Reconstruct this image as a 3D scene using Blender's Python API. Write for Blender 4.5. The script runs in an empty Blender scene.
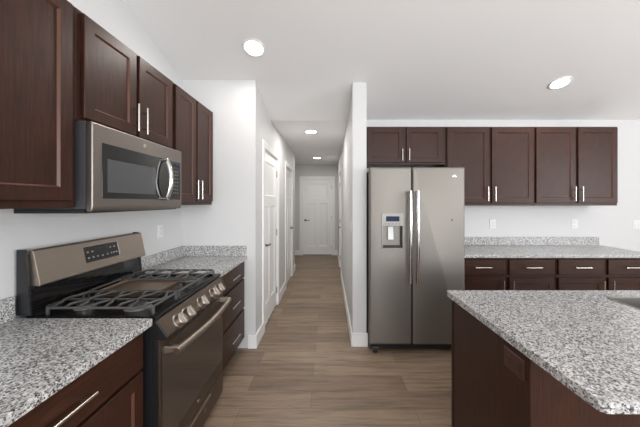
import bpy, bmesh, math, random
from mathutils import Vector, Matrix
random.seed(7)
SC = bpy.context.scene
COL = SC.collection
PI = math.pi

def lin(r, g, b):
    f = lambda c: (c/255/12.92) if c/255 <= .04045 else ((c/255+.055)/1.055)**2.4
    return (f(r), f(g), f(b), 1)

# ------------------------------------------------------------------ camera
cam_d = bpy.data.cameras.new('camera')
cam = bpy.data.objects.new('camera', cam_d); COL.objects.link(cam)
cam.location = (0, 0, 1.445)
cam.rotation_euler = (PI/2, 0, 0)
cam_d.sensor_width = 36
cam_d.lens = 273/640*36
cam_d.shift_x = -9/640
cam_d.shift_y = -11.5/640
cam_d.clip_start = .02
SC.camera = cam

# ------------------------------------------------------------------ world, added daylight fill, exposure
SC.view_settings.view_transform = 'Standard'
SC.view_settings.look = 'None'
SC.view_settings.gamma = 1
SC.view_settings.exposure = -0.06
w = bpy.data.worlds.new('sky'); SC.world = w; w.use_nodes = True
w.node_tree.nodes['Background'].inputs[0].default_value = (.80, .90, 1, 1)
w.node_tree.nodes['Background'].inputs[1].default_value = 1.0

def fill_lamp(name, loc, rot, sx, sy, power, color):
    d = bpy.data.lights.new(name, 'AREA'); d.shape = 'RECTANGLE'; d.size = sx; d.size_y = sy
    d.energy = power; d.color = color
    o = bpy.data.objects.new(name, d); COL.objects.link(o); o.location = loc; o.rotation_euler = rot
    return o
DAY = (.968, .98, 1)  # added area lamps at unseen windows, tilted up to brighten the ceiling
fill_lamp('daylight_fill_rear', (2.4, -4.50, 1.5), (PI/2+.40, 0, 0), 3.3, 1.6, 200, DAY)
fill_lamp('daylight_fill_rear_small', (-.55, -4.50, 1.55), (PI/2+.40, 0, 0), 1.2, 1.3, 76, DAY)
fill_lamp('daylight_fill_right', (6.10, -1.2, 1.55), (PI/2+.40, 0, PI/2), 2.5, 1.5, 170, DAY)  # added to light the left cabinet fronts
CAN_W, CAN_E, CAN_C = 6.5, 14.0, (1, .95, .88)

# ------------------------------------------------------------------ mesh helpers
OFF = {}
class MB:
    def __init__(s): s.bm = bmesh.new()
    def poly(s, pts):
        return s.bm.faces.new([s.bm.verts.new(p) for p in pts])
    def box(s, x0, x1, y0, y1, z0, z1):
        v = [s.bm.verts.new((x, y, z)) for x in (x0, x1) for y in (y0, y1) for z in (z0, z1)]
        for f in ((0,1,3,2),(4,6,7,5),(0,4,5,1),(2,3,7,6),(0,2,6,4),(1,5,7,3)):
            s.bm.faces.new([v[i] for i in f])
        return s
    def prism(s, pts, d):
        """pts: list of 3d points of one face, d: extrusion vector"""
        d = Vector(d)
        a = [s.bm.verts.new(p) for p in pts]; b = [s.bm.verts.new(Vector(p)+d) for p in pts]
        s.bm.faces.new(a); s.bm.faces.new(b[::-1])
        n = len(a)
        for i in range(n): s.bm.faces.new([a[i], b[i], b[(i+1) % n], a[(i+1) % n]])
        return s
    def rings(s, rings, cap0=True, cap1=True):
        R = [[s.bm.verts.new(p) for p in r] for r in rings]
        n = len(R[0])
        for a, b in zip(R, R[1:]):
            for i in range(n): s.bm.faces.new([a[i], a[(i+1) % n], b[(i+1) % n], b[i]])
        if cap0: s.bm.faces.new(R[0][::-1])
        if cap1: s.bm.faces.new(R[-1])
        return s
    def lathe(s, c, axis, prof, n=24):
        """prof: list of (radius, distance along axis)"""
        ax = Vector(axis).normalized()
        u = ax.orthogonal().normalized(); v = ax.cross(u)
        c = Vector(c)
        return s.rings([[c + ax*h + (u*math.cos(2*PI*i/n) + v*math.sin(2*PI*i/n))*r for i in range(n)] for r, h in prof])
    def cyl(s, a, b, r, n=12):
        a, b = Vector(a), Vector(b)
        return s.lathe(a, b-a, [(r, 0), (r, (b-a).length)], n)
    def tube(s, pts, r, n=8, flat=1.0):
        pts = [Vector(p) for p in pts]
        rings = []; prev = None
        for i, p in enumerate(pts):
            t = (pts[min(i+1, len(pts)-1)] - pts[max(i-1, 0)]).normalized()
            if prev is None: u = t.orthogonal().normalized()
            else: u = (prev - t*prev.dot(t)).normalized()
            prev = u; v = t.cross(u)
            rings.append([p + (u*math.cos(2*PI*k/n) + v*math.sin(2*PI*k/n)*flat)*r for k in range(n)])
        return s.rings(rings)
    def done(s, name, mat, parent=None, bevel=0, seg=2, smooth=None, loc=None):
        bm = s.bm
        bmesh.ops.recalc_face_normals(bm, faces=bm.faces)
        if bevel:
            es = [e for e in bm.edges if len(e.link_faces) == 2 and e.calc_face_angle(0) > .6]
            bmesh.ops.bevel(bm, geom=es, offset=bevel, segments=seg, profile=.5, affect='EDGES', clamp_overlap=True)
        off = OFF.get(parent.name, Vector()) if parent else Vector(loc or (0, 0, 0))
        bmesh.ops.translate(bm, vec=-off, verts=bm.verts)
        me = bpy.data.meshes.new(name); bm.to_mesh(me); bm.free()
        for m in (mat if isinstance(mat, list) else [mat]): me.materials.append(m)
        if smooth is None: smooth = True
        if smooth:
            for p in me.polygons: p.use_smooth = True
            try: me.set_sharp_from_angle(angle=math.radians(32))
            except Exception: pass
        o = bpy.data.objects.new(name, me); COL.objects.link(o)
        if parent: o.parent = parent
        else: o.location = off
        if bevel and smooth:
            wn = o.modifiers.new('even_shading', 'WEIGHTED_NORMAL'); wn.keep_sharp = True; wn.weight = 90
        OFF[o.name] = off
        return o

def thing(name, label, cat, loc, group=None):
    o = bpy.data.objects.new(name, None); COL.objects.link(o)
    o.location = loc; o.empty_display_size = .1
    OFF[o.name] = Vector(loc)
    return tag(o, label, cat, group)
def tag(o, label, cat, group=None):
    o['label'] = label; o['category'] = cat
    if group: o['group'] = group
    return o
def struct(o):
    o['kind'] = 'structure'; return o

# ------------------------------------------------------------------ materials
def mat(name, color, rough=.5, metal=0, spec=.5, coat=0, emit=None, es=0):
    m = bpy.data.materials.new(name); m.use_nodes = True
    b = m.node_tree.nodes['Principled BSDF']
    b.inputs['Base Color'].default_value = color
    b.inputs['Roughness'].default_value = rough
    b.inputs['Metallic'].default_value = metal
    b.inputs['Specular IOR Level'].default_value = spec
    b.inputs['Coat Weight'].default_value = coat
    if emit:
        b.inputs['Emission Color'].default_value = emit
        b.inputs['Emission Strength'].default_value = es
    return m
def nodes(m): return m.node_tree, m.node_tree.nodes, m.node_tree.links, m.node_tree.nodes['Principled BSDF']
def ramp(nt, stops, interp='LINEAR'):
    r = nt.nodes.new('ShaderNodeValToRGB'); r.color_ramp.interpolation = interp
    el = r.color_ramp.elements
    while len(el) < len(stops): el.new(.5)
    for e, (p, c) in zip(el, stops): e.position = p; e.color = c
    return r
def coords(nt, scale=(1, 1, 1), kind='Object'):
    tc = nt.nodes.new('ShaderNodeTexCoord'); mp = nt.nodes.new('ShaderNodeMapping')
    mp.inputs['Scale'].default_value = scale
    nt.links.new(tc.outputs[kind], mp.inputs['Vector'])
    return mp.outputs['Vector']
def noise(nt, vec, scale, detail=3, rough=.5):
    n = nt.nodes.new('ShaderNodeTexNoise'); n.inputs['Scale'].default_value = scale
    n.inputs['Detail'].default_value = detail; n.inputs['Roughness'].default_value = rough
    nt.links.new(vec, n.inputs['Vector']); return n
def mix(nt, a, b, fac, mode='MIX'):
    n = nt.nodes.new('ShaderNodeMix'); n.data_type = 'RGBA'; n.blend_type = mode
    for s, v in ((n.inputs[6], a), (n.inputs[7], b), (n.inputs[0], fac)):
        if hasattr(v, 'is_output'): nt.links.new(v, s)
        else: s.default_value = v
    return n.outputs[2]
def bump(nt, bsdf, h, strength, dist=.002):
    b = nt.nodes.new('ShaderNodeBump'); b.inputs['Strength'].default_value = strength; b.inputs['Distance'].default_value = dist
    nt.links.new(h, b.inputs['Height']); nt.links.new(b.outputs['Normal'], bsdf.inputs['Normal'])

def wood(name, scale, c0, c1):
    m = mat(name, c0, .40, 0, .28)
    nt, N, L, b = nodes(m)
    v = coords(nt, scale)
    n = noise(nt, v, 6, 5, .62)
    r = ramp(nt, [(.30, c0), (.70, c1)])
    L.new(n.outputs['Fac'], r.inputs['Fac'])
    n2 = noise(nt, coords(nt), 9, 4, .6)
    r2 = ramp(nt, [(.3, (.86, .86, .86, 1)), (.7, (1.12, 1.1, 1.08, 1))])
    L.new(n2.outputs['Fac'], r2.inputs['Fac'])
    L.new(mix(nt, r.outputs['Color'], r2.outputs['Color'], 1.0, 'MULTIPLY'), b.inputs['Base Color'])
    return m
W0, W1 = lin(40, 23, 16), lin(67, 38, 27)
M_WOOD = wood('espresso_wood_upright', (22, 22, 1.3), W0, W1)
M_WOODH = wood('espresso_wood_level', (1.3, 1.3, 22), W0, W1)
M_EDGE_LIT = mat('painted_edge_highlight', lin(88, 52, 38), .36, 0, .4)  # lighter tone paints in the light caught by the door panel chamfers

def granite():
    m = mat('speckled_granite', lin(200, 198, 195), .24, 0, .45)
    nt, N, L, b = nodes(m)
    v = coords(nt, (1, 1, 1))
    def vor(scale, off):
        mp = nt.nodes.new('ShaderNodeMapping'); mp.inputs['Location'].default_value = off
        L.new(v, mp.inputs['Vector'])
        d = noise(nt, mp.outputs['Vector'], 260, 2)
        a = nt.nodes.new('ShaderNodeVectorMath'); a.operation = 'SCALE'; a.inputs['Scale'].default_value = .006
        L.new(d.outputs['Color'], a.inputs[0])
        ad = nt.nodes.new('ShaderNodeVectorMath'); L.new(mp.outputs['Vector'], ad.inputs[0]); L.new(a.outputs[0], ad.inputs[1])
        vo = nt.nodes.new('ShaderNodeTexVoronoi'); vo.inputs['Scale'].default_value = scale
        L.new(ad.outputs[0], vo.inputs['Vector'])
        sp = nt.nodes.new('ShaderNodeSeparateColor'); L.new(vo.outputs['Color'], sp.inputs[0])
        return sp.outputs[0]
    big = vor(185, (0, 0, 0))
    r1 = ramp(nt, [(0, lin(102, 102, 103)), (.13, lin(141, 141, 141)), (.32, lin(172, 171, 170)), (.58, lin(197, 196, 195)), (.84, lin(220, 219, 218))], 'CONSTANT')
    L.new(big, r1.inputs['Fac'])
    sm = vor(250, (3.1, 1.7, .9))
    r2 = ramp(nt, [(0, (1, 1, 1, 1)), (.085, (0, 0, 0, 1))], 'CONSTANT')
    L.new(sm, r2.inputs['Fac'])
    L.new(mix(nt, r1.outputs['Color'], lin(44, 42, 44), r2.outputs['Color']), b.inputs['Base Color'])
    return m
M_GRAN = granite()

def floor_mat():
    m = mat('oak_plank_floor', lin(140, 120, 102), .42, 0, .4)
    nt, N, L, b = nodes(m)
    v = coords(nt)
    v.node.inputs['Location'].default_value = (.62, -.11, 0)
    br = nt.nodes.new('ShaderNodeTexBrick')
    br.offset = .6; br.offset_frequency = 2; br.squash = 1
    br.inputs['Scale'].default_value = 1
    br.inputs['Brick Width'].default_value = 1.22; br.inputs['Row Height'].default_value = .18
    br.inputs['Mortar Size'].default_value = .0012; br.inputs['Mortar Smooth'].default_value = .2
    br.inputs['Color1'].default_value = (0, 0, 0, 1); br.inputs['Color2'].default_value = (1, 1, 1, 1)
    br.inputs['Mortar'].default_value = (.1, .1, .1, 1)
    L.new(v, br.inputs['Vector'])
    tone = ramp(nt, [(0, lin(132, 113, 96)), (.5, lin(148, 128, 109)), (1, lin(160, 139, 118))])
    L.new(br.outputs['Color'], tone.inputs['Fac'])
    g = noise(nt, coords(nt, (.6, 8, 1)), 2.6, 6, .66)
    gr = ramp(nt, [(.30, (.50, .50, .51, 1)), (.52, (1, 1, 1, 1)), (.78, (1.24, 1.18, 1.10, 1))])
    L.new(g.outputs['Fac'], gr.inputs['Fac'])
    g2 = noise(nt, coords(nt, (2.2, 60, 1)), 3, 3, .6)
    gr2 = ramp(nt, [(.32, (.80, .80, .80, 1)), (.65, (1.08, 1.07, 1.06, 1))])
    L.new(g2.outputs['Fac'], gr2.inputs['Fac'])
    c = mix(nt, tone.outputs['Color'], gr.outputs['Color'], 1.0, 'MULTIPLY')
    c = mix(nt, c, gr2.outputs['Color'], 1.0, 'MULTIPLY')
    c = mix(nt, c, lin(98, 82, 69), br.outputs['Fac'])
    L.new(c, b.inputs['Base Color'])
    bump(nt, b, g2.outputs['Fac'], .12)
    return m
M_FLOOR = floor_mat()

def paint(name, c, rough=.6):
    m = mat(name, c, rough, 0, .3)
    nt, N, L, b = nodes(m)
    n = noise(nt, coords(nt), 160, 3)
    bump(nt, b, n.outputs['Fac'], .06, .001)
    return m
M_WALL = paint('wall_paint', lin(212, 212, 212))
M_CEIL = paint('ceiling_paint', lin(244, 244, 244), .8)
M_WHITE = mat('white_trim', lin(240, 240, 240), .35)
M_DOOR = mat('white_door_paint', lin(243, 243, 243), .38)
M_PLATE = mat('white_plastic', lin(226, 226, 225), .35)
M_SLOT = mat('dark_slot', lin(40, 40, 42), .6)

def brushed(name, c, rough, stretch, amt=.10):
    m = mat(name, c, rough, 1)
    nt, N, L, b = nodes(m)
    n = noise(nt, coords(nt, stretch), 40, 3, .7)
    r = ramp(nt, [(.3, tuple(x*(1-amt) for x in c[:3])+(1,)), (.7, tuple(min(1, x*(1+amt)) for x in c[:3])+(1,))])
    L.new(n.outputs['Fac'], r.inputs['Fac']); L.new(r.outputs['Color'], b.inputs['Base Color'])
    return m
M_FRIDGE = brushed('brushed_steel_fridge', lin(142, 138, 132), .58, (1, 1, 14), .03)
M_SLATE = brushed('brushed_slate_metal', lin(166, 154, 143), .40, (14, .4, 14), .05)
M_SLATED = brushed('dark_slate_metal', lin(112, 100, 90), .36, (14, .4, 14), .05)
M_MICRO = brushed('brushed_steel_microwave', lin(142, 135, 129), .40, (14, .4, 14), .05)
M_STEEL = brushed('brushed_nickel', lin(205, 198, 190), .25, (6, 6, 6), .03)
M_KNOB = brushed('satin_knob_metal', lin(176, 168, 160), .38, (6, 6, 6), .03)
M_SINK = brushed('sink_steel', lin(150, 146, 143), .35, (8, 8, 8), .04)
M_CHROME = mat('polished_steel', lin(214, 212, 210), .12, 1)
M_BLACK = mat('black_enamel', lin(30, 31, 33), .28)
M_TRAY = mat('black_porcelain_tray', lin(16, 16, 17), .22, 0, .3)
M_IRON = mat('cast_iron', lin(74, 73, 72), .36)
M_DKGREY = mat('dark_grey_case', lin(62, 63, 66), .45)
M_GLASSBLK = mat('black_glass', lin(20, 20, 21), .06, 0, .6)
M_WINGLASS = mat('smoked_window_glass', lin(74, 75, 77), .3, 0, .5)
M_OVENGLASS = mat('oven_door_glass', lin(52, 45, 40), .10, 0, .9)
M_GRIDDLE = mat('griddle_plate', lin(112, 92, 74), .38, .35)
M_RUBBER = mat('black_rubber', lin(24, 24, 24), .7)
M_LCD = mat('blue_display', lin(34, 44, 72), .5, 0, .2)
M_GREY = mat('grey_plastic', lin(128, 125, 120), .35, .3)
M_MARK = mat('button_mark', lin(140, 141, 144), .5)
M_BRONZE = mat('dark_brown_plastic', lin(66, 38, 30), .3)
M_LENS = mat('lamp_lens', (1, 1, 1, 1), .5, emit=(1, .97, .93, 1), es=CAN_E)
M_PANE = mat('window_pane', (1, 1, 1, 1), .02)
M_PANE.node_tree.nodes['Principled BSDF'].inputs['Transmission Weight'].default_value = 1

# ------------------------------------------------------------------ room shell
XL = -1.45                      # left wall face
YE = 2.70                       # wall face where the left run ends
YB = 3.38                       # wall face behind the right run
HL, HR = -.727, .237            # hall wall faces
HEND = 7.44
RY0, RX1 = -4.6, 6.2            # rear and right limits of the great room
YC = 3.40
def cz(y): return 2.458 + .275*(YC - y) if y > -.8 else 2.458 + .275*(YC + .8) - .275*(-.8 - y)
HC = 2.458

struct(MB().box(-2.4, RX1+.15, RY0-.15, HEND+.15, -.1, 0).done('floor', M_FLOOR))
c = MB()
c.prism([(XL-.15, YC, cz(YC)), (XL-.15, -.8, cz(-.8)), (XL-.15, RY0-.15, cz(RY0-.15)), (XL-.15, RY0-.15, cz(RY0-.15)+.1), (XL-.15, -.8, cz(-.8)+.1), (XL-.15, YC, cz(YC)+.1)], (RX1-XL+.3, 0, 0))
struct(c.done('ceiling', M_CEIL, smooth=False))
struct(MB().box(-2.4, HR+.2, YC, HEND+.15, HC, HC+.1).done('ceiling_hall', M_CEIL))

def wall_yz(b, x0, x1, ys, z0=0):
    """wall along Y with its top following the sloped ceiling"""
    pts = [(x0, ys[0], z0), (x0, ys[-1], z0)] + [(x0, y, cz(y) if y <= YC else HC) for y in ys[::-1]]
    b.prism(pts, (x1-x0, 0, 0))
b = MB(); wall_yz(b, XL-.12, XL, [RY0, -.8, YE+.1]); struct(b.done('wall_left', M_WALL, smooth=False))
b = MB(); b.prism([(XL, YE, 0), (XL, YE, cz(YE)), (XL, YE+.1, cz(YE+.1)), (XL, YE+.1, 0)], (HL-XL, 0, 0))
struct(b.done('wall_front', M_WALL, smooth=False))
# hall left wall with two door openings
DH = 2.04
D1 = (3.05, 3.84); D2 = (4.58, 5.32); HLE = 5.80
b = MB()
wall_yz(b, HL-.11, HL, [YE+.1, D1[0]])
wall_yz(b, HL-.11, HL, [D1[0], YC, D1[1]], DH)
b.box(HL-.11, HL, D1[1], D2[0], 0, HC)
b.box(HL-.11, HL, D2[0], D2[1], DH, HC)
b.box(HL-.11, HL, D2[1], HLE, 0, HC)
b.box(-2.3, HL-.11, HLE-.11, HLE, 0, HC)
struct(b.done('wall_hall_left', M_WALL, smooth=False))
struct(MB().box(-2.4, -2.3, HLE-.11, HEND, 0, HC).done('wall_hall_side', M_WALL))
# hall right wall
RW = .376; YR = 2.735
D4 = (5.25, 6.05)
b = MB()
wall_yz(b, HR, RW, [YR, YC])
b.box(HR, RW-.01, YC, D4[0], 0, HC); b.box(HR, RW-.01, D4[0], D4[1], DH, HC); b.box(HR, RW-.01, D4[1], HEND, 0, HC)
struct(b.done('wall_hall_right', M_WALL, smooth=False))
# hall end wall with its door opening
D3 = (-.717, .074)
b = MB()
b.box(-2.4, D3[0], HEND, HEND+.11, 0, HC); b.box(D3[1], HR+.14, HEND, HEND+.11, 0, HC); b.box(D3[0], D3[1], HEND, HEND+.11, DH+.02, HC)
struct(b.done('wall_hall_end', M_WALL, smooth=False))
struct(MB().box(RW, RX1, YB, YB+.12, 0, cz(YB)+.02).done('wall_back', M_WALL))
# right and rear walls with openings for the unseen windows, the right one added
def wall_holes(b, a0, a1, zt, holes, put):
    a = a0
    for h0, h1, z0, z1 in holes:
        put(b, a, h0, 0, zt); put(b, h0, h1, 0, z0); put(b, h0, h1, z1, zt); a = h1
    put(b, a, a1, 0, zt)
b = MB()
wall_holes(b, RY0, YB, 3.62, [(-2.5, .1, .7, 2.4)], lambda b, u0, u1, z0, z1: b.box(RX1, RX1+.12, u0, u1, z0, z1))
struct(b.done('wall_right', M_WALL, smooth=False))
b = MB()
wall_holes(b, XL-.12, RX1+.12, 2.44, [(-1.2, .1, .8, 2.3), (.7, 4.1, .55, 2.4)], lambda b, u0, u1, z0, z1: b.box(u0, u1, RY0-.12, RY0, z0, z1))
struct(b.done('wall_rear', M_WALL, smooth=False))
def window(n, put, u0, u1, z0, z1, mull):
    b = MB(); t = .05
    for k in range(mull+1):
        u = u0 + (u1-u0)*k/mull
        uu = min(max(u-t/2, u0), u1-t); put(b, uu, uu+t, z0, z1)
    put(b, u0, u1, z0, z0+t); put(b, u0, u1, z1-t, z1); put(b, u0, u1, (z0+z1)/2-.02, (z0+z1)/2+.02)
    return struct(b.done(f'window_{n}', M_WHITE))
window(1, lambda b, u0, u1, z0, z1: b.box(u0, u1, RY0-.09, RY0-.05, z0, z1), -1.2, .1, .8, 2.3, 2)
window(2, lambda b, u0, u1, z0, z1: b.box(u0, u1, RY0-.09, RY0-.05, z0, z1), .7, 4.1, .55, 2.4, 3)
window(3, lambda b, u0, u1, z0, z1: b.box(RX1+.05, RX1+.09, u0, u1, z0, z1), -2.5, .1, .7, 2.4, 3)  # unseen window, added to light the left cabinet fronts

# baseboards
BH, BT = .135, .015
CW = .085                        # casing width
def bb(name, boxes):
    b = MB()
    for x0, x1, y0, y1 in boxes: b.box(x0, x1, y0, y1, 0, BH)
    return struct(b.done(name, M_WHITE, bevel=.004))
bb('baseboard_front', [(-.80, HL+BT, YE-BT, YE)])
bb('baseboard_hall_left', [(HL, HL+BT, YE, D1[0]-CW), (HL, HL+BT, D1[1]+CW, D2[0]-CW), (HL, HL+BT, D2[1]+CW, HLE+BT)])
bb('baseboard_hall_right', [(HR-BT, HR, YR-BT, D4[0]-CW), (HR, RW+.012, YR-BT, YR), (HR-BT, HR, D4[1]+CW, HEND)])
bb('baseboard_hall_end', [(-2.3, D3[0]-CW, HEND-BT, HEND), (D3[1]+CW, HR-BT, HEND-BT, HEND)])
bb('baseboard_back', [(3.36, RX1, YB-BT, YB)])
bb('baseboard_right', [(RX1-BT, RX1, RY0, YB-BT)])
bb('baseboard_rear', [(XL, RX1-BT, RY0, RY0+BT)])
bb('baseboard_left', [(XL, XL+BT, RY0+BT, .40)])

# ------------------------------------------------------------------ interior doors
# a facing frame: F(u, v, z): u along the face, v out of the face towards the viewer
def F_left(x): return lambda u, v, z: (x + v, u, z)          # faces +X
def F_back(y): return lambda u, v, z: (u, y - v, z)          # faces -Y
def F_right(x): return lambda u, v, z: (x - v, u, z)         # faces -X
def fbox(b, F, u0, u1, v0, v1, z0, z1):
    p, q = F(u0, v0, z0), F(u1, v1, z1)
    return b.box(*sorted((p[0], q[0])), *sorted((p[1], q[1])), z0, z1)
def rect(F, u0, u1, v, z0, z1): return [F(u0, v, z0), F(u1, v, z0), F(u1, v, z1), F(u0, v, z1)]

def door_leaf(n, F, u0, u1, z0, z1, handle_lo, hinge_hi_v=True):
    w = u1-u0; st = .115; th = .035
    ztop = z1 - .11; zt0 = ztop - .40; zb1 = zt0 - .13; zb0 = z0 + .23
    um = (u0+u1)/2
    b = MB()
    panels = [(u0+st, u1-st, zt0, ztop), (u0+st, um-.055, zb0, zb1), (um+.055, u1-st, zb0, zb1)]
    flats = [(u0, u1, ztop, z1), (u0, u1, zb1, zt0), (u0, u1, z0, zb0), (u0, u0+st, zt0, ztop), (u1-st, u1, zt0, ztop),
             (u0, u0+st, zb0, zb1), (u1-st, u1, zb0, zb1), (um-.055, um+.055, zb0, zb1)]
    for f in flats: b.poly(rect(F, f[0], f[1], 0, f[2], f[3]))
    for a0, a1, c0, c1 in panels:
        b.rings([rect(F, a0, a1, 0, c0, c1), rect(F, a0+.012, a1-.012, -.010, c0+.012, c1-.012)], cap0=False)
    b.rings([rect(F, u0, u1, 0, z0, z1), rect(F, u0, u1, -th, z0, z1)], cap0=False)
    d = b.done(f'door_{n}', M_DOOR, smooth=False); struct(d)
    hu = u0+.065 if handle_lo else u1-.065
    s = 1 if handle_lo else -1
    h = MB()
    ax = Vector(F(0, 1, 0)) - Vector(F(0, 0, 0))
    h.lathe(F(hu, 0, .95), ax, [(.029, 0), (.029, .006), (.014, .010), (.010, .045), (.010, .052)], 20)
    h.tube([F(hu, .047, .95), F(hu+s*.03, .05, .95), F(hu+s*.07, .05, .949), F(hu+s*.115, .046, .947)], .009, 8)
    h.done('door_handle', M_SLATED, d)
    for zz in (z0+.2, (z0+z1)/2, z1-.2):
        hi = MB(); uu = u1+.003 if handle_lo else u0-.003
        hi.cyl(F(uu, .006, zz-.045), F(uu, .006, zz+.045), .007, 10)
        hi.done('hinge', M_SLATE, d)
    return d
def casing(n, F, u0, u1, z1):
    b = MB()
    fbox(b, F, u0-CW, u0-.006, 0, .016, 0, z1+.006)
    fbox(b, F, u1+.006, u1+CW, 0, .016, 0, z1+.006)
    fbox(b, F, u0-CW, u1+CW, 0, .018, z1+.006, z1+CW)
    # jamb lining the opening
    fbox(b, F, u0-.006, u0+.004, -.11, .004, 0, z1); fbox(b, F, u1-.004, u1+.006, -.11, .004, 0, z1); fbox(b, F, u0-.006, u1+.006, -.11, .004, z1-.004, z1+.006)
    struct(b.done(f'trim_{n}', M_WHITE, bevel=.003))
def hall_door(n, F, o, z1, handle_lo):
    casing(n, F, o[0], o[1], z1)
    G = lambda u, v, z: F(u, v-.012, z)
    door_leaf(n, G, o[0]+.007, o[1]-.007, .012, z1-.008, handle_lo)
hall_door(1, F_left(HL), D1, DH, True)
hall_door(2, F_left(HL), D2, DH, False)
hall_door(3, F_back(HEND), D3, DH+.02, True)
hall_door(4, F_right(HR), D4, DH, True)
struct(MB().box(D3[0]+.01, D3[1]-.01, HEND-.005, HEND+.09, 0, .011).done('trim_5', M_SLOT))

# ------------------------------------------------------------------ recessed lights
TILT = math.atan(.275)
def can(x, y, sloped, label):
    z = cz(y) if sloped else HC
    n = Vector((0, -math.sin(TILT), -math.cos(TILT))) if sloped else Vector((0, 0, -1))
    p = Vector((x, y, z))
    t = thing('recessed_light', label, 'ceiling light', p, 'recessed ceiling lights')
    MB().lathe(p, n, [(.098, 0), (.096, .005), (.082, .008), (.074, .003), (.074, .0005)], 36).done('trim_ring', M_WHITE, t)
    MB().lathe(p + n*.001, n, [(.073, 0), (.073, .004)], 36).done('lens', M_LENS, t)
    d = bpy.data.lights.new('lamp_glow', 'AREA'); d.shape = 'DISK'; d.size = .14; d.energy = CAN_W if sloped else 9.0; d.color = CAN_C
    o = bpy.data.objects.new('lamp_glow', d); COL.objects.link(o); o.parent = t
    o.location = n*.012; o.rotation_euler = (-TILT if sloped else 0, 0, 0)
can(-.638, 2.322, True, 'round recessed light glowing in the sloped ceiling above the stove side')
can(2.318, 2.740, True, 'round recessed light glowing in the sloped ceiling above the right wall cabinets')
can(-.26, 3.93, False, 'nearer round recessed light in the flat hallway ceiling')
can(-.275, 6.25, False, 'farther round recessed light in the hallway ceiling by the end door')

# ------------------------------------------------------------------ outlets and switches
def plate(name, label, cat, F, u, z, wdt, hgt, m, kind='outlet', group=None):
    t = thing(name, label, cat, F(u, 0, z), group)
    b = MB(); b.rings([rect(F, u-wdt/2, u+wdt/2, 0, z-hgt/2, z+hgt/2), rect(F, u-wdt/2, u+wdt/2, .003, z-hgt/2, z+hgt/2),
                       rect(F, u-wdt/2+.004, u+wdt/2-.004, .006, z-hgt/2+.004, z+hgt/2-.004)])
    b.done('cover_plate', m, t)
    horiz = wdt > hgt and kind == 'outlet'
    if kind == 'outlet':
        for s in (-1, 1):
            cu, cz_ = (u+s*.027, z) if horiz else (u, z+s*.021)
            r = MB(); fbox(r, F, cu-.015, cu+.015, .006, .009, cz_-.014, cz_+.014)
            ro = r.done('receptacle', m, t, bevel=.002)
            for q in (-1, 1):
                sl = MB()
                if horiz: fbox(sl, F, cu-.005, cu+.005, .009, .0095, cz_+q*.006-.001, cz_+q*.006+.001)
                else: fbox(sl, F, cu+q*.006-.001, cu+q*.006+.001, .009, .0095, cz_-.005, cz_+.005)
                sl.done('slot', M_SLOT, ro)
    else:
        for k in ((0,) if kind == 'one' else (-.023, .023)):
            r = MB(); r.rings([rect(F, u+k-.016, u+k+.016, .006, z-.033, z+.033), rect(F, u+k-.015, u+k+.015, .011, z-.032, z), ], cap1=True)
            r.done('rocker', m, t)
    return t
FB = F_back(YB)
WX = lambda px, y: (px-329)/273*y
WZ = lambda py, y: 1.445-(py-202)/273*y
plate('wall_outlet', 'white outlet on the back wall nearer the refrigerator', 'outlet', FB, 2.025, 1.172, .075, .115, M_PLATE, group='white wall outlets')
plate('wall_outlet', 'white outlet on the back wall above the right end of the backsplash', 'outlet', FB, 3.04, 1.172, .075, .115, M_PLATE, group='white wall outlets')
plate('light_switch', 'white double rocker switch plate on the back wall at the right edge', 'light switch', FB, 3.81, 1.163, .118, .115, M_PLATE, 'two')
plate('wall_outlet', 'white outlet on the left wall beyond the stove', 'outlet', F_left(XL), 2.345, 1.195, .075, .115, M_PLATE, group='white wall outlets')
plate('light_switch', 'small white switch plate on the right hallway wall', 'light switch', F_right(HR), 2.88, 1.18, .075, .115, M_PLATE, 'one')

# ------------------------------------------------------------------ cabinets
def shaker(b, F, u0, u1, z0, z1, slab=False, t=.02, rail=.057):
    R = [rect(F, u0, u1, 0, z0, z1), rect(F, u0, u1, t-.003, z0, z1), rect(F, u0+.003, u1-.003, t, z0+.003, z1-.003)]
    if slab:
        b.rings(R)
    else:
        i, j = rail, rail+.007
        R += [rect(F, u0+i, u1-i, t, z0+i, z1-i), rect(F, u0+j, u1-j, t-.009, z0+j, z1-j)]
        b.rings(R)
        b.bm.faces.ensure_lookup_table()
        for f in b.bm.faces[12:16]: f.material_index = 1  # chamfer faces take the painted highlight colour
def bar_handle(F, u, z, ln, vertical, parent, v=.02):
    b = MB(); h = ln/2; so = .03; q = h-.032
    P = (lambda s, vv: F(u, vv, z+s)) if vertical else (lambda s, vv: F(u+s, vv, z))
    b.cyl(P(-h, v+so), P(h, v+so), .006, 12)
    for s in (-q, q): b.cyl(P(s, v), P(s, v+so), .0048, 10)
    return b.done('handle', M_STEEL, parent)
def cab_body(F, u0, u1, depth, z0, z1, t, toe=False):
    b = MB()
    fbox(b, F, u0, u1, -depth, 0, z0 + (.10 if toe else 0), z1)
    o = b.done('body', M_WOOD, t, bevel=.0015, seg=1)
    if toe:
        k = MB(); fbox(k, F, u0, u1, -depth, -.07, 0, .0995); k.done('toe_kick', M_WOOD, t)
    return o
def add_door(t, F, u0, u1, z0, z1, hside, hz, hl=.16):
    b = MB(); shaker(b, F, u0, u1, z0, z1)
    d = b.done('door', [M_WOOD, M_EDGE_LIT], t, smooth=False)
    hu = u0+.026 if hside < 0 else u1-.026
    bar_handle(F, hu, hz, hl, True, d)
    return d
def add_drawer(t, F, u0, u1, z0, z1, hl=.19):
    b = MB(); shaker(b, F, u0, u1, z0, z1, slab=True)
    d = b.done('drawer', M_WOODH, t, smooth=False)
    bar_handle(F, (u0+u1)/2, (z0+z1)/2, hl, False, d)
    return d

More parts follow.
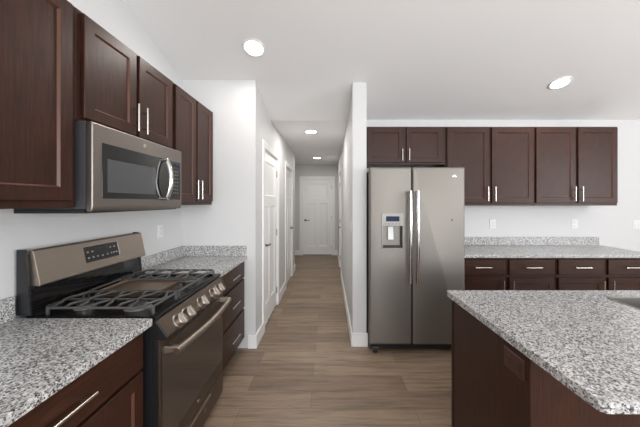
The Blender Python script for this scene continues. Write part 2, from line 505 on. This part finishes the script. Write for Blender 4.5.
UZ0, UZ1 = 1.42, 2.335
FU = F_left(-1.157); UD = -1.157-XL-.003
G_UL = 'wall cabinets over the stove run'
def upper(F, u0, u1, z0, z1, depth, label, group, gap=.012, edge=.025, zb=.03, hl=.16):
    c0 = F((u0+u1)/2, -depth/2, z0)
    t = thing('wall_cabinet', label, 'cabinet', c0, group)
    cab_body(F, u0, u1, depth, z0, z1, t)
    m = (u0+u1)/2
    add_door(t, F, u0+edge, m-gap, z0+zb, z1-.012, 1, z0+zb+.02+hl/2, hl)
    add_door(t, F, m+gap, u1-edge, z0+zb, z1-.012, -1, z0+zb+.02+hl/2, hl)
    return t
upper(FU, .46, 1.243, UZ0, UZ1, UD, 'dark brown wall cabinet nearest the camera, left of the microwave', G_UL, edge=.03)
upper(FU, 1.245, 2.010, 1.822, UZ1, UD, 'short dark brown double-door wall cabinet directly above the microwave', G_UL, zb=.015)
upper(FU, 2.012, 2.695, UZ0, UZ1, UD, 'tall dark brown wall cabinet right of the microwave by the white wall', G_UL, edge=.02)

YU = 3.065
FUB = F_back(YU); UBD = YB-YU-.003
G_UB = 'wall cabinets on the back wall'
BZ0, BZ1 = 1.405, 2.290
t = upper(FUB, .40, 1.305, 1.865, BZ1, UBD, 'short dark brown double-door cabinet directly above the refrigerator', G_UB, zb=.02, hl=.13)
upper(FUB, 1.307, 2.300, BZ0, BZ1, UBD, 'tall dark brown double-door wall cabinet just right of the refrigerator', G_UB, gap=.014, edge=.012)
upper(FUB, 2.302, 3.235, BZ0, BZ1, UBD, 'tall dark brown double-door wall cabinet at the right end of the row', G_UB, gap=.014, edge=.012)

# base cabinets, stove side
CT = .882                       # underside of the worktops
FL = F_left(-.850); LD = -.850-XL-.003
t = thing('base_cabinet', 'dark brown base cabinet left of the stove with one drawer over doors', 'cabinet', (-1.15, .86, 0), 'base cabinets on the stove side')
cab_body(FL, .46, 1.238, LD, 0, CT, t, True)
add_drawer(t, FL, .472, 1.222, .705, .868)
add_door(t, FL, .472, .841, .115, .69, 1, .56); add_door(t, FL, .853, 1.222, .115, .69, -1, .56)
t = thing('base_cabinet', 'dark brown three-drawer base cabinet between the stove and the white wall', 'cabinet', (-1.15, 2.36, 0), 'base cabinets on the stove side')
cab_body(FL, 2.022, 2.695, LD, 0, CT, t, True)
for z0, z1 in ((.708, .868), (.415, .690), (.118, .397)): add_drawer(t, FL, 2.036, 2.682, z0, z1)

# base cabinets, back wall
FBB = F_back(2.79); BD = YB-2.79-.003
for u0, u1, lab in ((1.305, 2.311, 'dark brown base cabinet on the back wall next to the refrigerator'),
                    (2.313, 3.318, 'dark brown base cabinet on the back wall at the right end of the run')):
    t = thing('base_cabinet', lab, 'cabinet', ((u0+u1)/2, 3.08, 0), 'base cabinets on the back wall')
    cab_body(FBB, u0, u1, BD, 0, CT, t, True)
    m = (u0+u1)/2
    for a0, a1, s in ((u0+.018, m-.022, 1), (m+.022, u1-.018, -1)):
        add_drawer(t, FBB, a0, a1, .705, .862, .165)
        add_door(t, FBB, a0, a1, .115, .675, s, .575)

# ------------------------------------------------------------------ worktops
def slab(b, pts, z0, z1):
    b.prism([(x, y, z0) for x, y in pts], (0, 0, z1-z0))
def rpoly(x0, x1, y0, y1, r=(0, 0, 0, 0), n=5):
    """rounded rectangle; r per corner: x0y0, x1y0, x1y1, x0y1"""
    out = []
    for (cx, cy, a0), rr in zip(((x0, y0, PI), (x1, y0, -PI/2), (x1, y1, 0), (x0, y1, PI/2)), r):
        if rr == 0: out.append((cx, cy)); continue
        mx = cx + rr if cx == x0 else cx - rr; my = cy + rr if cy == y0 else cy - rr
        for k in range(n+1):
            a = a0 + k/n*PI/2; out.append((mx+rr*math.cos(a), my+rr*math.sin(a)))
    return out
CZ = .914
def worktop(label, loc): return thing('countertop', label, 'countertop', loc, 'speckled granite worktops')
t = worktop('light speckled granite countertop left of the stove, nearest the camera', (-1.12, .85, .882))
b = MB(); slab(b, rpoly(XL+.002, -.803, .42, 1.250, (0, .01, .01, 0)), CT, CZ); b.done('slab', M_GRAN, t, bevel=.004)
MB().box(XL+.002, XL+.022, .42, 1.243, CZ, CZ+.10).done('backsplash', M_GRAN, t, bevel=.002)
t = worktop('light speckled granite countertop between the stove and the white wall', (-1.12, 2.36, .882))
b = MB(); slab(b, rpoly(XL+.002, -.806, 2.018, 2.698, (0, .01, 0, 0)), CT, CZ); b.done('slab', M_GRAN, t, bevel=.004)
MB().box(XL+.002, XL+.022, 2.018, 2.677, CZ, CZ+.10).done('backsplash', M_GRAN, t, bevel=.002)
MB().box(XL+.002, -.815, 2.678, 2.698, CZ, CZ+.10).done('backsplash', M_GRAN, t, bevel=.002)
t = worktop('light speckled granite countertop along the back wall right of the refrigerator', (2.31, 3.06, .882))
b = MB(); slab(b, rpoly(1.303, 3.335, 2.745, YB-.002, (0, .012, 0, 0)), CT, CZ); b.done('slab', M_GRAN, t, bevel=.004)
MB().box(1.303, 3.325, YB-.022, YB-.002, CZ, CZ+.10).done('backsplash', M_GRAN, t, bevel=.002)

# ------------------------------------------------------------------ island
IX0, IX1 = .735, 2.65
t = thing('kitchen_island', 'dark brown kitchen island cabinet with a flat end panel in the right foreground', 'kitchen island', (1.7, 1.3, 0))
bx = lambda o, z: [(IX0+.019+o, 1.004+o, z), (IX1-o, 1.004+o, z), (IX1-o, 1.60-o, z), (IX0+.019+o, 1.60-o, z)]
MB().rings([bx(0, 0), bx(0, CT), bx(.018, CT), bx(.018, .10)]).done('body', M_WOOD, t, smooth=False)
MB().box(IX0, IX0+.0185, .996, 1.612, 0, CT).done('end_panel', M_WOOD, t, bevel=.0015)
MB().box(IX0-.004, IX0+.022, 1.6125, 1.632, 0, CT).done('corner_strip', M_WOOD, t, bevel=.002)
fi = lambda u, v, z: (u, 1.6+v, z)
t2 = worktop('large light speckled granite island countertop with a sink cutout in the right foreground', (1.7, 1.19, .882))
SX0, SX1, SY0, SY1 = 1.545, 2.30, 1.10, 1.515
bm = bmesh.new()
def loop(pts, z):
    v = [bm.verts.new((x, y, z)) for x, y in pts]
    return [bm.edges.new((v[i], v[(i+1) % len(v)])) for i in range(len(v))]
es = loop([(x + (.022*(1.3-y) if x < 1 else 0), y) for x, y in rpoly(.713, 2.75, .724, 1.642, (.02, .02, .02, .012))], CZ) + loop(rpoly(SX0, SX1, SY0, SY1, (.03,)*4), CZ)
bmesh.ops.triangle_fill(bm, edges=es, use_beauty=True)
ex = bmesh.ops.extrude_face_region(bm, geom=list(bm.faces))
bmesh.ops.translate(bm, vec=(0, 0, CT-CZ), verts=[g for g in ex['geom'] if isinstance(g, bmesh.types.BMVert)])
b = MB(); b.bm.free(); b.bm = bm
b.done('slab', M_GRAN, t2, bevel=.004)
t = thing('sink', 'stainless steel sink set into the island countertop', 'sink', (1.92, 1.3, .70))
b = MB()
def loop3(off, z, r): return [(x, y, z) for x, y in rpoly(SX0-off, SX1+off, SY0-off, SY1+off, (r,)*4)]
b.rings([loop3(.013, CZ+.0004, .04), loop3(.012, CZ+.003, .04), loop3(.002, CZ+.003, .032), loop3(-.003, CZ-.002, .03), loop3(-.008, .70, .03), loop3(-.03, .685, .03)], cap0=False)
b.rings([loop3(.013, CZ+.0004, .04), loop3(-.001, CZ+.0004, .032), loop3(-.0015, CZ-.004, .03), loop3(-.0045, .695, .03), loop3(-.03, .681, .03)], cap0=False)
b.done('bowl', M_SINK, t)
MB().lathe((1.92, 1.32, .6855), (0, 0, 1), [(.055, 0), (.055, .002), (.045, .003), (.04, .001), (.012, .001), (.012, .004)], 28).done('drain', M_CHROME, t)
plate('island_outlet', 'dark brown outlet on the end panel of the island', 'outlet', F_right(IX0), 1.082, .808, .118, .076, M_BRONZE)

# ------------------------------------------------------------------ range
RY, RYE = 1.254, 2.010
RYM = (RY+RYE)/2
t = thing('gas_range', 'slate metal gas stove with black cast iron grates between the two worktops', 'stove', (-1.1, RYM, 0))
b = MB(); b.box(XL+.012, -.815, RY, RYE, .04, .893); b.done('body', M_BLACK, t, bevel=.003)
for yy in (RY+.05, RYE-.05):
    for xx in (-.88, -1.38):
        MB().lathe((xx, yy, 0), (0, 0, 1), [(.018, 0), (.018, .012), (.010, .013), (.010, .0405)], 14).done('foot', M_RUBBER, t)
# cooktop: black tray with a raised rolled rim
def yz_prism(b, prof, y0, y1): b.prism([(x, y0, z) for x, z in prof], (0, y1-y0, 0))
b = MB()
yz_prism(b, [(XL+.06, .8935), (-.812, .8935), (-.800, .899), (-.797, .909), (-.803, .918), (-.815, .921), (-.828, .917), (-.842, .909), (-1.37, .909), (-1.375, .921), (XL+.06, .921)], RY, RYE)
b.box(-1.37, -.828, RY, RY+.012, .909, .918); b.box(-1.37, -.828, RYE-.012, RYE, .909, .918)
b.done('cooktop', M_TRAY, t)
# control panel (slanted)
b = MB(); yz_prism(b, [(-.814, .893), (-.801, .893), (-.748, .819), (-.756, .810), (-.814, .810)], RY+.012, RYE-.012)
cp = b.done('control_panel', M_SLATED, t, bevel=.002)
for yy in (RY, RYE-.0115):
    b = MB(); yz_prism(b, [(-.8145, .893), (-.796, .893), (-.743, .819), (-.752, .8095), (-.8145, .8095)], yy, yy+.0115); b.done('end_cap', M_BLACK, cp, bevel=.002)
kn = Vector((.069, 0, .047)).normalized()
for dy in (-.247, -.160, .004, .170, .252):
    p = Vector((-.770, RYM+dy, .838))
    b = MB(); b.lathe(p, kn, [(.036, 0), (.036, .006), (.032, .009), (.031, .034), (.027, .038)], 26)
    k = b.done('knob', M_KNOB, t)
    g = MB(); q = p + kn*.038
    up = kn.cross(Vector((0, 1, 0))).normalized()
    g.prism([q + up*.029 + Vector((0, s*.006, 0)) for s in (-1, 1)] + [q - up*.029 + Vector((0, s*.006, 0)) for s in (1, -1)], kn*.010)
    g.done('grip', M_KNOB, k, bevel=.002)
# oven door
b = MB(); b.box(-.813, -.780, RY+.003, RYE-.003, .215, .808)
od = b.done('oven_door', [M_SLATED], t, bevel=.004)
MB().box(-.8128, -.790, RY+.001, RY+.0028, .215, .806).done('door_edge', M_BLACK, od)
MB().box(-.7799, -.7775, RY+.022, RYE-.022, .297, .762).done('window', M_OVENGLASS, od, bevel=.001)
for k in range(9):
    y0 = RYM-.26+k*.06
    MB().box(-.7799, -.7785, y0, y0+.04, .785, .791).done('vent_slot', M_SLOT, od)
    MB().box(-.7799, -.7785, y0, y0+.04, .770, .776).done('vent_slot', M_SLOT, od)
b = MB(); n = 14
b.tube([(-.722 + .026*math.sin(PI*k/n), RY+.035+(RYE-RY-.07)*k/n, .741) for k in range(n+1)], .0165, 14)
hd = b.done('handle', M_SLATE, od)
for yy in (RY+.05, RYE-.05):
    MB().prism([(-.7805, yy-.016, .728), (-.7805, yy-.016, .764), (-.724, yy-.012, .758), (-.724, yy-.012, .734)], (0, .028, 0)).done('handle_post', M_SLATE, hd, bevel=.003)
MB().lathe((-.7798, RYM, .258), (1, 0, 0), [(.009, 0), (.009, .002), (.007, .0025)], 20).done('emblem', M_STEEL, od)
b = MB(); b.box(-.813, -.781, RY+.003, RYE-.003, .055, .207)
dr = b.done('storage_drawer', M_SLATED, t, bevel=.004)
MB().box(-.781, -.774, RYM-.16, RYM+.16, .175, .188).done('pull_lip', M_SLATE, dr, bevel=.002)
MB().box(-.7809, -.7803, RYM+.08, RYM+.105, .12, .145).done('sticker', M_GREY, dr)
# burners
def burner(x, y, r):
    b = MB(); b.lathe((x, y, .9092), (0, 0, 1), [(r*1.35, 0), (r*1.3, .004), (r, .006), (r, .012), (r*.9, .014)], 26)
    o = b.done('burner', M_GREY, t)
    MB().lathe((x, y, .9235), (0, 0, 1), [(r*.95, 0), (r*.95, .005), (r*.75, .008)], 26).done('burner_cap', M_IRON, o)
for x, y, r in ((-.97, RY+.135, .045), (-1.24, RY+.135, .034), (-.97, RYE-.135, .04), (-1.24, RYE-.135, .03)): burner(x, y, r)
# grates
GZ = .950
def grate(y0, y1):
    b = MB(); x0, x1 = -1.335, -.834; r = .0062
    def bar(pts): b.tube(pts, r, 8)
    cs = .02
    loopp = [(x0+cs, y0, GZ), (x1-cs, y0, GZ), (x1, y0+cs, GZ), (x1, y1-cs, GZ), (x1-cs, y1, GZ), (x0+cs, y1, GZ), (x0, y1-cs, GZ), (x0, y0+cs, GZ), (x0+cs, y0, GZ), (x0+cs*2, y0, GZ)]
    bar(loopp)
    ym = (y0+y1)/2
    # central rail along the depth and the S-shaped fingers
    bar([(x0, ym, GZ), ((x0+x1)/2, ym, GZ), (x1, ym, GZ)])
    nb = 8
    for k in range(nb):
        x = x0 + (x1-x0)*(k+.6)/(nb+.2)
        s = 1 if k % 2 else -1
        bar([(x, y0, GZ), (x, y0+.03, GZ+.007), (x+s*.008, y0+.06, GZ+.006), (x+s*.030, ym-.02, GZ+.006), (x+s*.030, ym+.02, GZ+.006), (x+s*.008, y1-.06, GZ+.006), (x, y1-.03, GZ+.007), (x, y1, GZ)])
    for x, y in ((x0, y0+.02), (x1, y0+.02), (x0, y1-.02), (x1, y1-.02)):
        b.cyl((x, y, .910), (x, y, GZ), .007, 8)
    return b.done('grate', M_IRON, t)
grate(RY+.022, RY+.252); grate(RYE-.252, RYE-.022)
b = MB(); r = .0062; y0, y1 = RY+.262, RYE-.262
b.tube([(-1.335, y0, GZ), (-.834, y0, GZ)], r); b.tube([(-1.335, y1, GZ), (-.834, y1, GZ)], r)
b.tube([(-1.335, y0, GZ), (-1.335, y1, GZ)], r); b.tube([(-.834, y0, GZ), (-.834, y1, GZ)], r)
for x in (-1.335, -.834):
    for y in (y0, y1): b.cyl((x, y, .910), (x, y, GZ), .007, 8)
b.done('grate', M_IRON, t)
b = MB(); b.rings([[(x, y, .918) for x, y in rpoly(-1.285, -0.955, RYM-.112, RYM+.112, (.02,)*4)],
                   [(x, y, .944) for x, y in rpoly(-1.295, -0.945, RYM-.122, RYM+.122, (.02,)*4)],
                   [(x, y, .950) for x, y in rpoly(-1.293, -0.947, RYM-.120, RYM+.120, (.02,)*4)],
                   [(x, y, .941) for x, y in rpoly(-1.285, -0.955, RYM-.112, RYM+.112, (.015,)*4)]])
b.done('griddle', M_GRIDDLE, t)
# backguard
b = MB(); yz_prism(b, [(XL+.012, .9215), (-1.376, .9215), (-1.392, 1.05), (-1.40, 1.20), (XL+.012, 1.212)], RY+.012, RYE-.012)
bg = b.done('backguard', M_GLASSBLK, t, bevel=.002)
b = MB(); yz_prism(b, [(-1.3985, 1.055), (-1.350, 1.050), (-1.346, 1.060), (-1.378, 1.212), (-1.386, 1.222), (-1.3985, 1.222)], RY+.018, RYE-.004)
pn = b.done('fascia', M_SLATE, bg, bevel=.004)
for yy, sgn in ((RY, 1), (RYE-.0115, -1)):
    b = MB(); yz_prism(b, [(XL+.012, .9215), (-1.372, .9215), (-1.385, 1.05), (-1.3985, 1.225), (XL+.012, 1.225)], yy, yy+.0115)
    b.done('end_cap', M_BLACK, bg, bevel=.003)
sl = (-1.378+1.346)/(1.212-1.06)
def on_fascia(z, d=0): return -1.346 + sl*(z-1.06) + d
def fascia_patch(y0, y1, z0, z1, d0, d1, name, m, par):
    b = MB(); b.prism([(on_fascia(z0, d0), y0, z0), (on_fascia(z0, d1), y0, z0), (on_fascia(z1, d1), y0, z1), (on_fascia(z1, d0), y0, z1)], (0, y1-y0, 0))
    return b.done(name, m, par, bevel=.0008, seg=1)
dp = fascia_patch(1.525, 1.762, 1.103, 1.190, -.002, .002, 'keypad', M_GLASSBLK, bg)
fascia_patch(1.7625, 1.767, 1.103, 1.190, -.002, .004, 'keypad_trim', M_CHROME, bg)
fascia_patch(1.610, 1.672, 1.150, 1.180, .0021, .0026, 'display', M_SLOT, dp)
for y, z in ((1.545, 1.160), (1.575, 1.160), (1.545, 1.128), (1.575, 1.128), (1.605, 1.128), (1.640, 1.126), (1.675, 1.128), (1.705, 1.165), (1.735, 1.165), (1.705, 1.130), (1.725, 1.130), (1.745, 1.130)):
    fascia_patch(y-.006, y+.006, z-.004, z+.004, .0021, .0026, 'button', M_MARK, dp)

# ------------------------------------------------------------------ microwave
MY0, MY1, MZ0, MZ1 = 1.250, 2.008, 1.400, 1.818
MF = -1.083
t = thing('microwave', 'stainless over-the-range microwave with a dark glass door mounted above the stove', 'microwave', (-1.26, RYM, MZ0))
MB().box(XL+.003, MF-.033, MY0, MY1, MZ0+.012, MZ1).done('case', M_DKGREY, t, bevel=.002)
MB().box(XL+.003, MF-.040, MY0+.002, MY1-.002, MZ0-.008, MZ0+.0115).done('vent_base', M_BLACK, t, bevel=.002)
b = MB(); yz = [(MF-.0325, MZ0), (MF-.010, MZ0-.002), (MF-.002, MZ0+.010), (MF, MZ0+.03), (MF, MZ1-.012), (MF-.006, MZ1-.001), (MF-.0325, MZ1-.001)]
yz_prism(b, yz, MY0, MY1); dr = b.done('door', M_MICRO, t, bevel=.006, seg=3)
MB().box(MF, MF+.002, 1.302, 1.985, 1.462, 1.728).done('glass', M_GLASSBLK, dr, bevel=.001)
MB().box(MF+.0021, MF+.0027, 1.332, 1.70, 1.492, 1.655).done('window', M_WINGLASS, dr)
b = MB(); n = 30
b.tube([(MF+.014+.034*math.sin(PI*k/n)**.7, 1.79, 1.462+.264*k/n) for k in range(n+1)], .0135, 14, .75)
hd = b.done('handle', M_CHROME, dr)
for zz in (1.468, 1.720): MB().cyl((MF+.0015, 1.785, zz), (MF+.03, 1.785, zz), .011, 12).done('handle_post', M_CHROME, hd)
cpn = MB().box(MF+.0021, MF+.0035, 1.865, 1.978, 1.468, 1.722).done('control_panel', M_GLASSBLK, t)
MB().box(MF+.0036, MF+.0042, 1.885, 1.96, 1.690, 1.710).done('display', M_LCD, cpn)
for r_ in range(7):
    for q in range(3):
        MB().box(MF+.0036, MF+.0042, 1.893+q*.024, 1.903+q*.024, 1.655-r_*.025, 1.661-r_*.025).done('button', M_GREY, cpn)
MB().lathe((MF-.0003, 1.60, 1.772), (1, 0, 0), [(.011, 0), (.011, .0015), (.008, .002)], 20).done('emblem', M_STEEL, dr)

# ------------------------------------------------------------------ refrigerator
FX0, FX1, FY, FZ0, FZ1 = .385, 1.287, 2.58, .094, 1.775
t = thing('refrigerator', 'tall stainless side-by-side refrigerator with an ice and water dispenser', 'refrigerator', (.84, 2.95, 0))
MB().box(FX0+.008, FX1-.004, FY+.075, YB-.03, .035, FZ1-.025).done('cabinet', M_DKGREY, t, bevel=.004)
MB().box(FX0+.012, FX1-.008, FY+.055, FY+.0745, .03, FZ0-.006).done('base_grille', M_BLACK, t)
for xx in (FX0+.06, FX1-.06):
    MB().lathe((xx-.02, FY+.045, .024), (1, 0, 0), [(.015, 0), (.024, .004), (.024, .036), (.015, .04)], 20).done('roller', M_RUBBER, t)
    MB().box(xx-.03, xx+.03, FY+.02, FY+.0545, .045, .065).done('foot_bracket', M_DKGREY, t, bevel=.003)
    MB().box(xx-.045, xx+.045, FY+.03, FY+.14, FZ1-.0245, FZ1+.006).done('hinge_cover', M_DKGREY, t, bevel=.006)
XS = .786
def fdoor(x0, x1, hole=None):
    b = MB()
    def rr(off, y): return [(x, y, z) for x, z in rpoly(x0+off, x1-off, FZ0+off, FZ1-off, (.012,)*4, 4)]
    R = [rr(0, FY+.072), rr(0, FY+.016), rr(.0025, FY+.008), rr(.007, FY+.003), rr(.015, FY)]
    b.rings(R, cap1=(hole is None))
    if hole:
        hx0, hx1, hz0, hz1 = hole
        es = []
        # front face ring with opening
        bmf = b.bm; bmf.verts.ensure_lookup_table()
        front = [v for v in bmf.verts if abs(v.co.y-FY) < 1e-6]
        eds = [e for e in bmf.edges if e.verts[0] in front and e.verts[1] in front]
        hv = [bmf.verts.new((x, FY, z)) for x, z in ((hx0, hz0), (hx1, hz0), (hx1, hz1), (hx0, hz1))]
        he = [bmf.edges.new((hv[i], hv[(i+1) % 4])) for i in range(4)]
        bmesh.ops.triangle_fill(bmf, edges=eds+he, use_beauty=True)
        bk = [bmf.verts.new((x, FY+.055, z)) for x, z in ((hx0+.01, hz0+.012), (hx1-.01, hz0+.012), (hx1-.01, hz1), (hx0+.01, hz1))]
        for i in range(4): bmf.faces.new([hv[i], hv[(i+1) % 4], bk[(i+1) % 4], bk[i]])
        bmf.faces.new(bk)
    return b
PX0, PX1, PZ0, PZ1 = .496, .706, 1.000, 1.338
HZ1 = 1.218
d1 = fdoor(FX0, XS-.004, (PX0+.012, PX1-.012, PZ0+.012, HZ1)).done('freezer_door', M_FRIDGE, t)
d2 = fdoor(XS+.004, FX1).done('fridge_door', M_FRIDGE, t)
def fhandle(x, par):
    b = MB(); n = 18
    b.tube([(x, FY-.052-.012*math.sin(PI*k/n), .69+.86*k/n) for k in range(n+1)], .0165, 14, 1)
    h = b.done('handle', M_CHROME, par)
    for zz in (.715, 1.525): MB().cyl((x, FY-.0003, zz), (x, FY-.05, zz), .011, 12).done('handle_post', M_CHROME, h)
fhandle(XS-.032, d1); fhandle(XS+.038, d2)
# dispenser
b = MB()
b.box(PX0, PX1, FY-.006, FY-.0003, HZ1, PZ1)
b.box(PX0, PX0+.012, FY-.006, FY-.0003, PZ0, HZ1); b.box(PX1-.012, PX1, FY-.006, FY-.0003, PZ0, HZ1); b.box(PX0, PX1, FY-.006, FY-.0003, PZ0, PZ0+.012)
ds = b.done('dispenser', M_GREY, d1, bevel=.002)
MB().box(PX0+.042, PX1-.042, FY-.0075, FY-.0061, 1.262, 1.310).done('display', M_LCD, ds)
for k in range(5): MB().box(PX0+.03+k*.033, PX0+.045+k*.033, FY-.0072, FY-.0061, 1.236, 1.242).done('button', M_DKGREY, ds)
MB().prism([(.566, FY+.040, 1.21), (.616, FY+.040, 1.21), (.618, FY+.026, 1.085), (.562, FY+.026, 1.085)], (0, .008, 0)).done('paddle', M_PLATE, ds, bevel=.003)
MB().box(PX0+.024, PX1-.024, FY+.004, FY+.052, PZ0+.0245, PZ0+.030).done('drip_tray', M_DKGREY, ds)
MB().lathe((1.183, FY-.0003, 1.69), (0, -1, 0), [(.017, 0), (.017, .002), (.013, .003), (.012, .002), (.003, .002)], 26).done('emblem', M_CHROME, d2)
MB().lathe((1.163, FY-.0003, 1.275), (0, -1, 0), [(.008, 0), (.007, .002)], 16).done('badge', M_SLOT, d2)
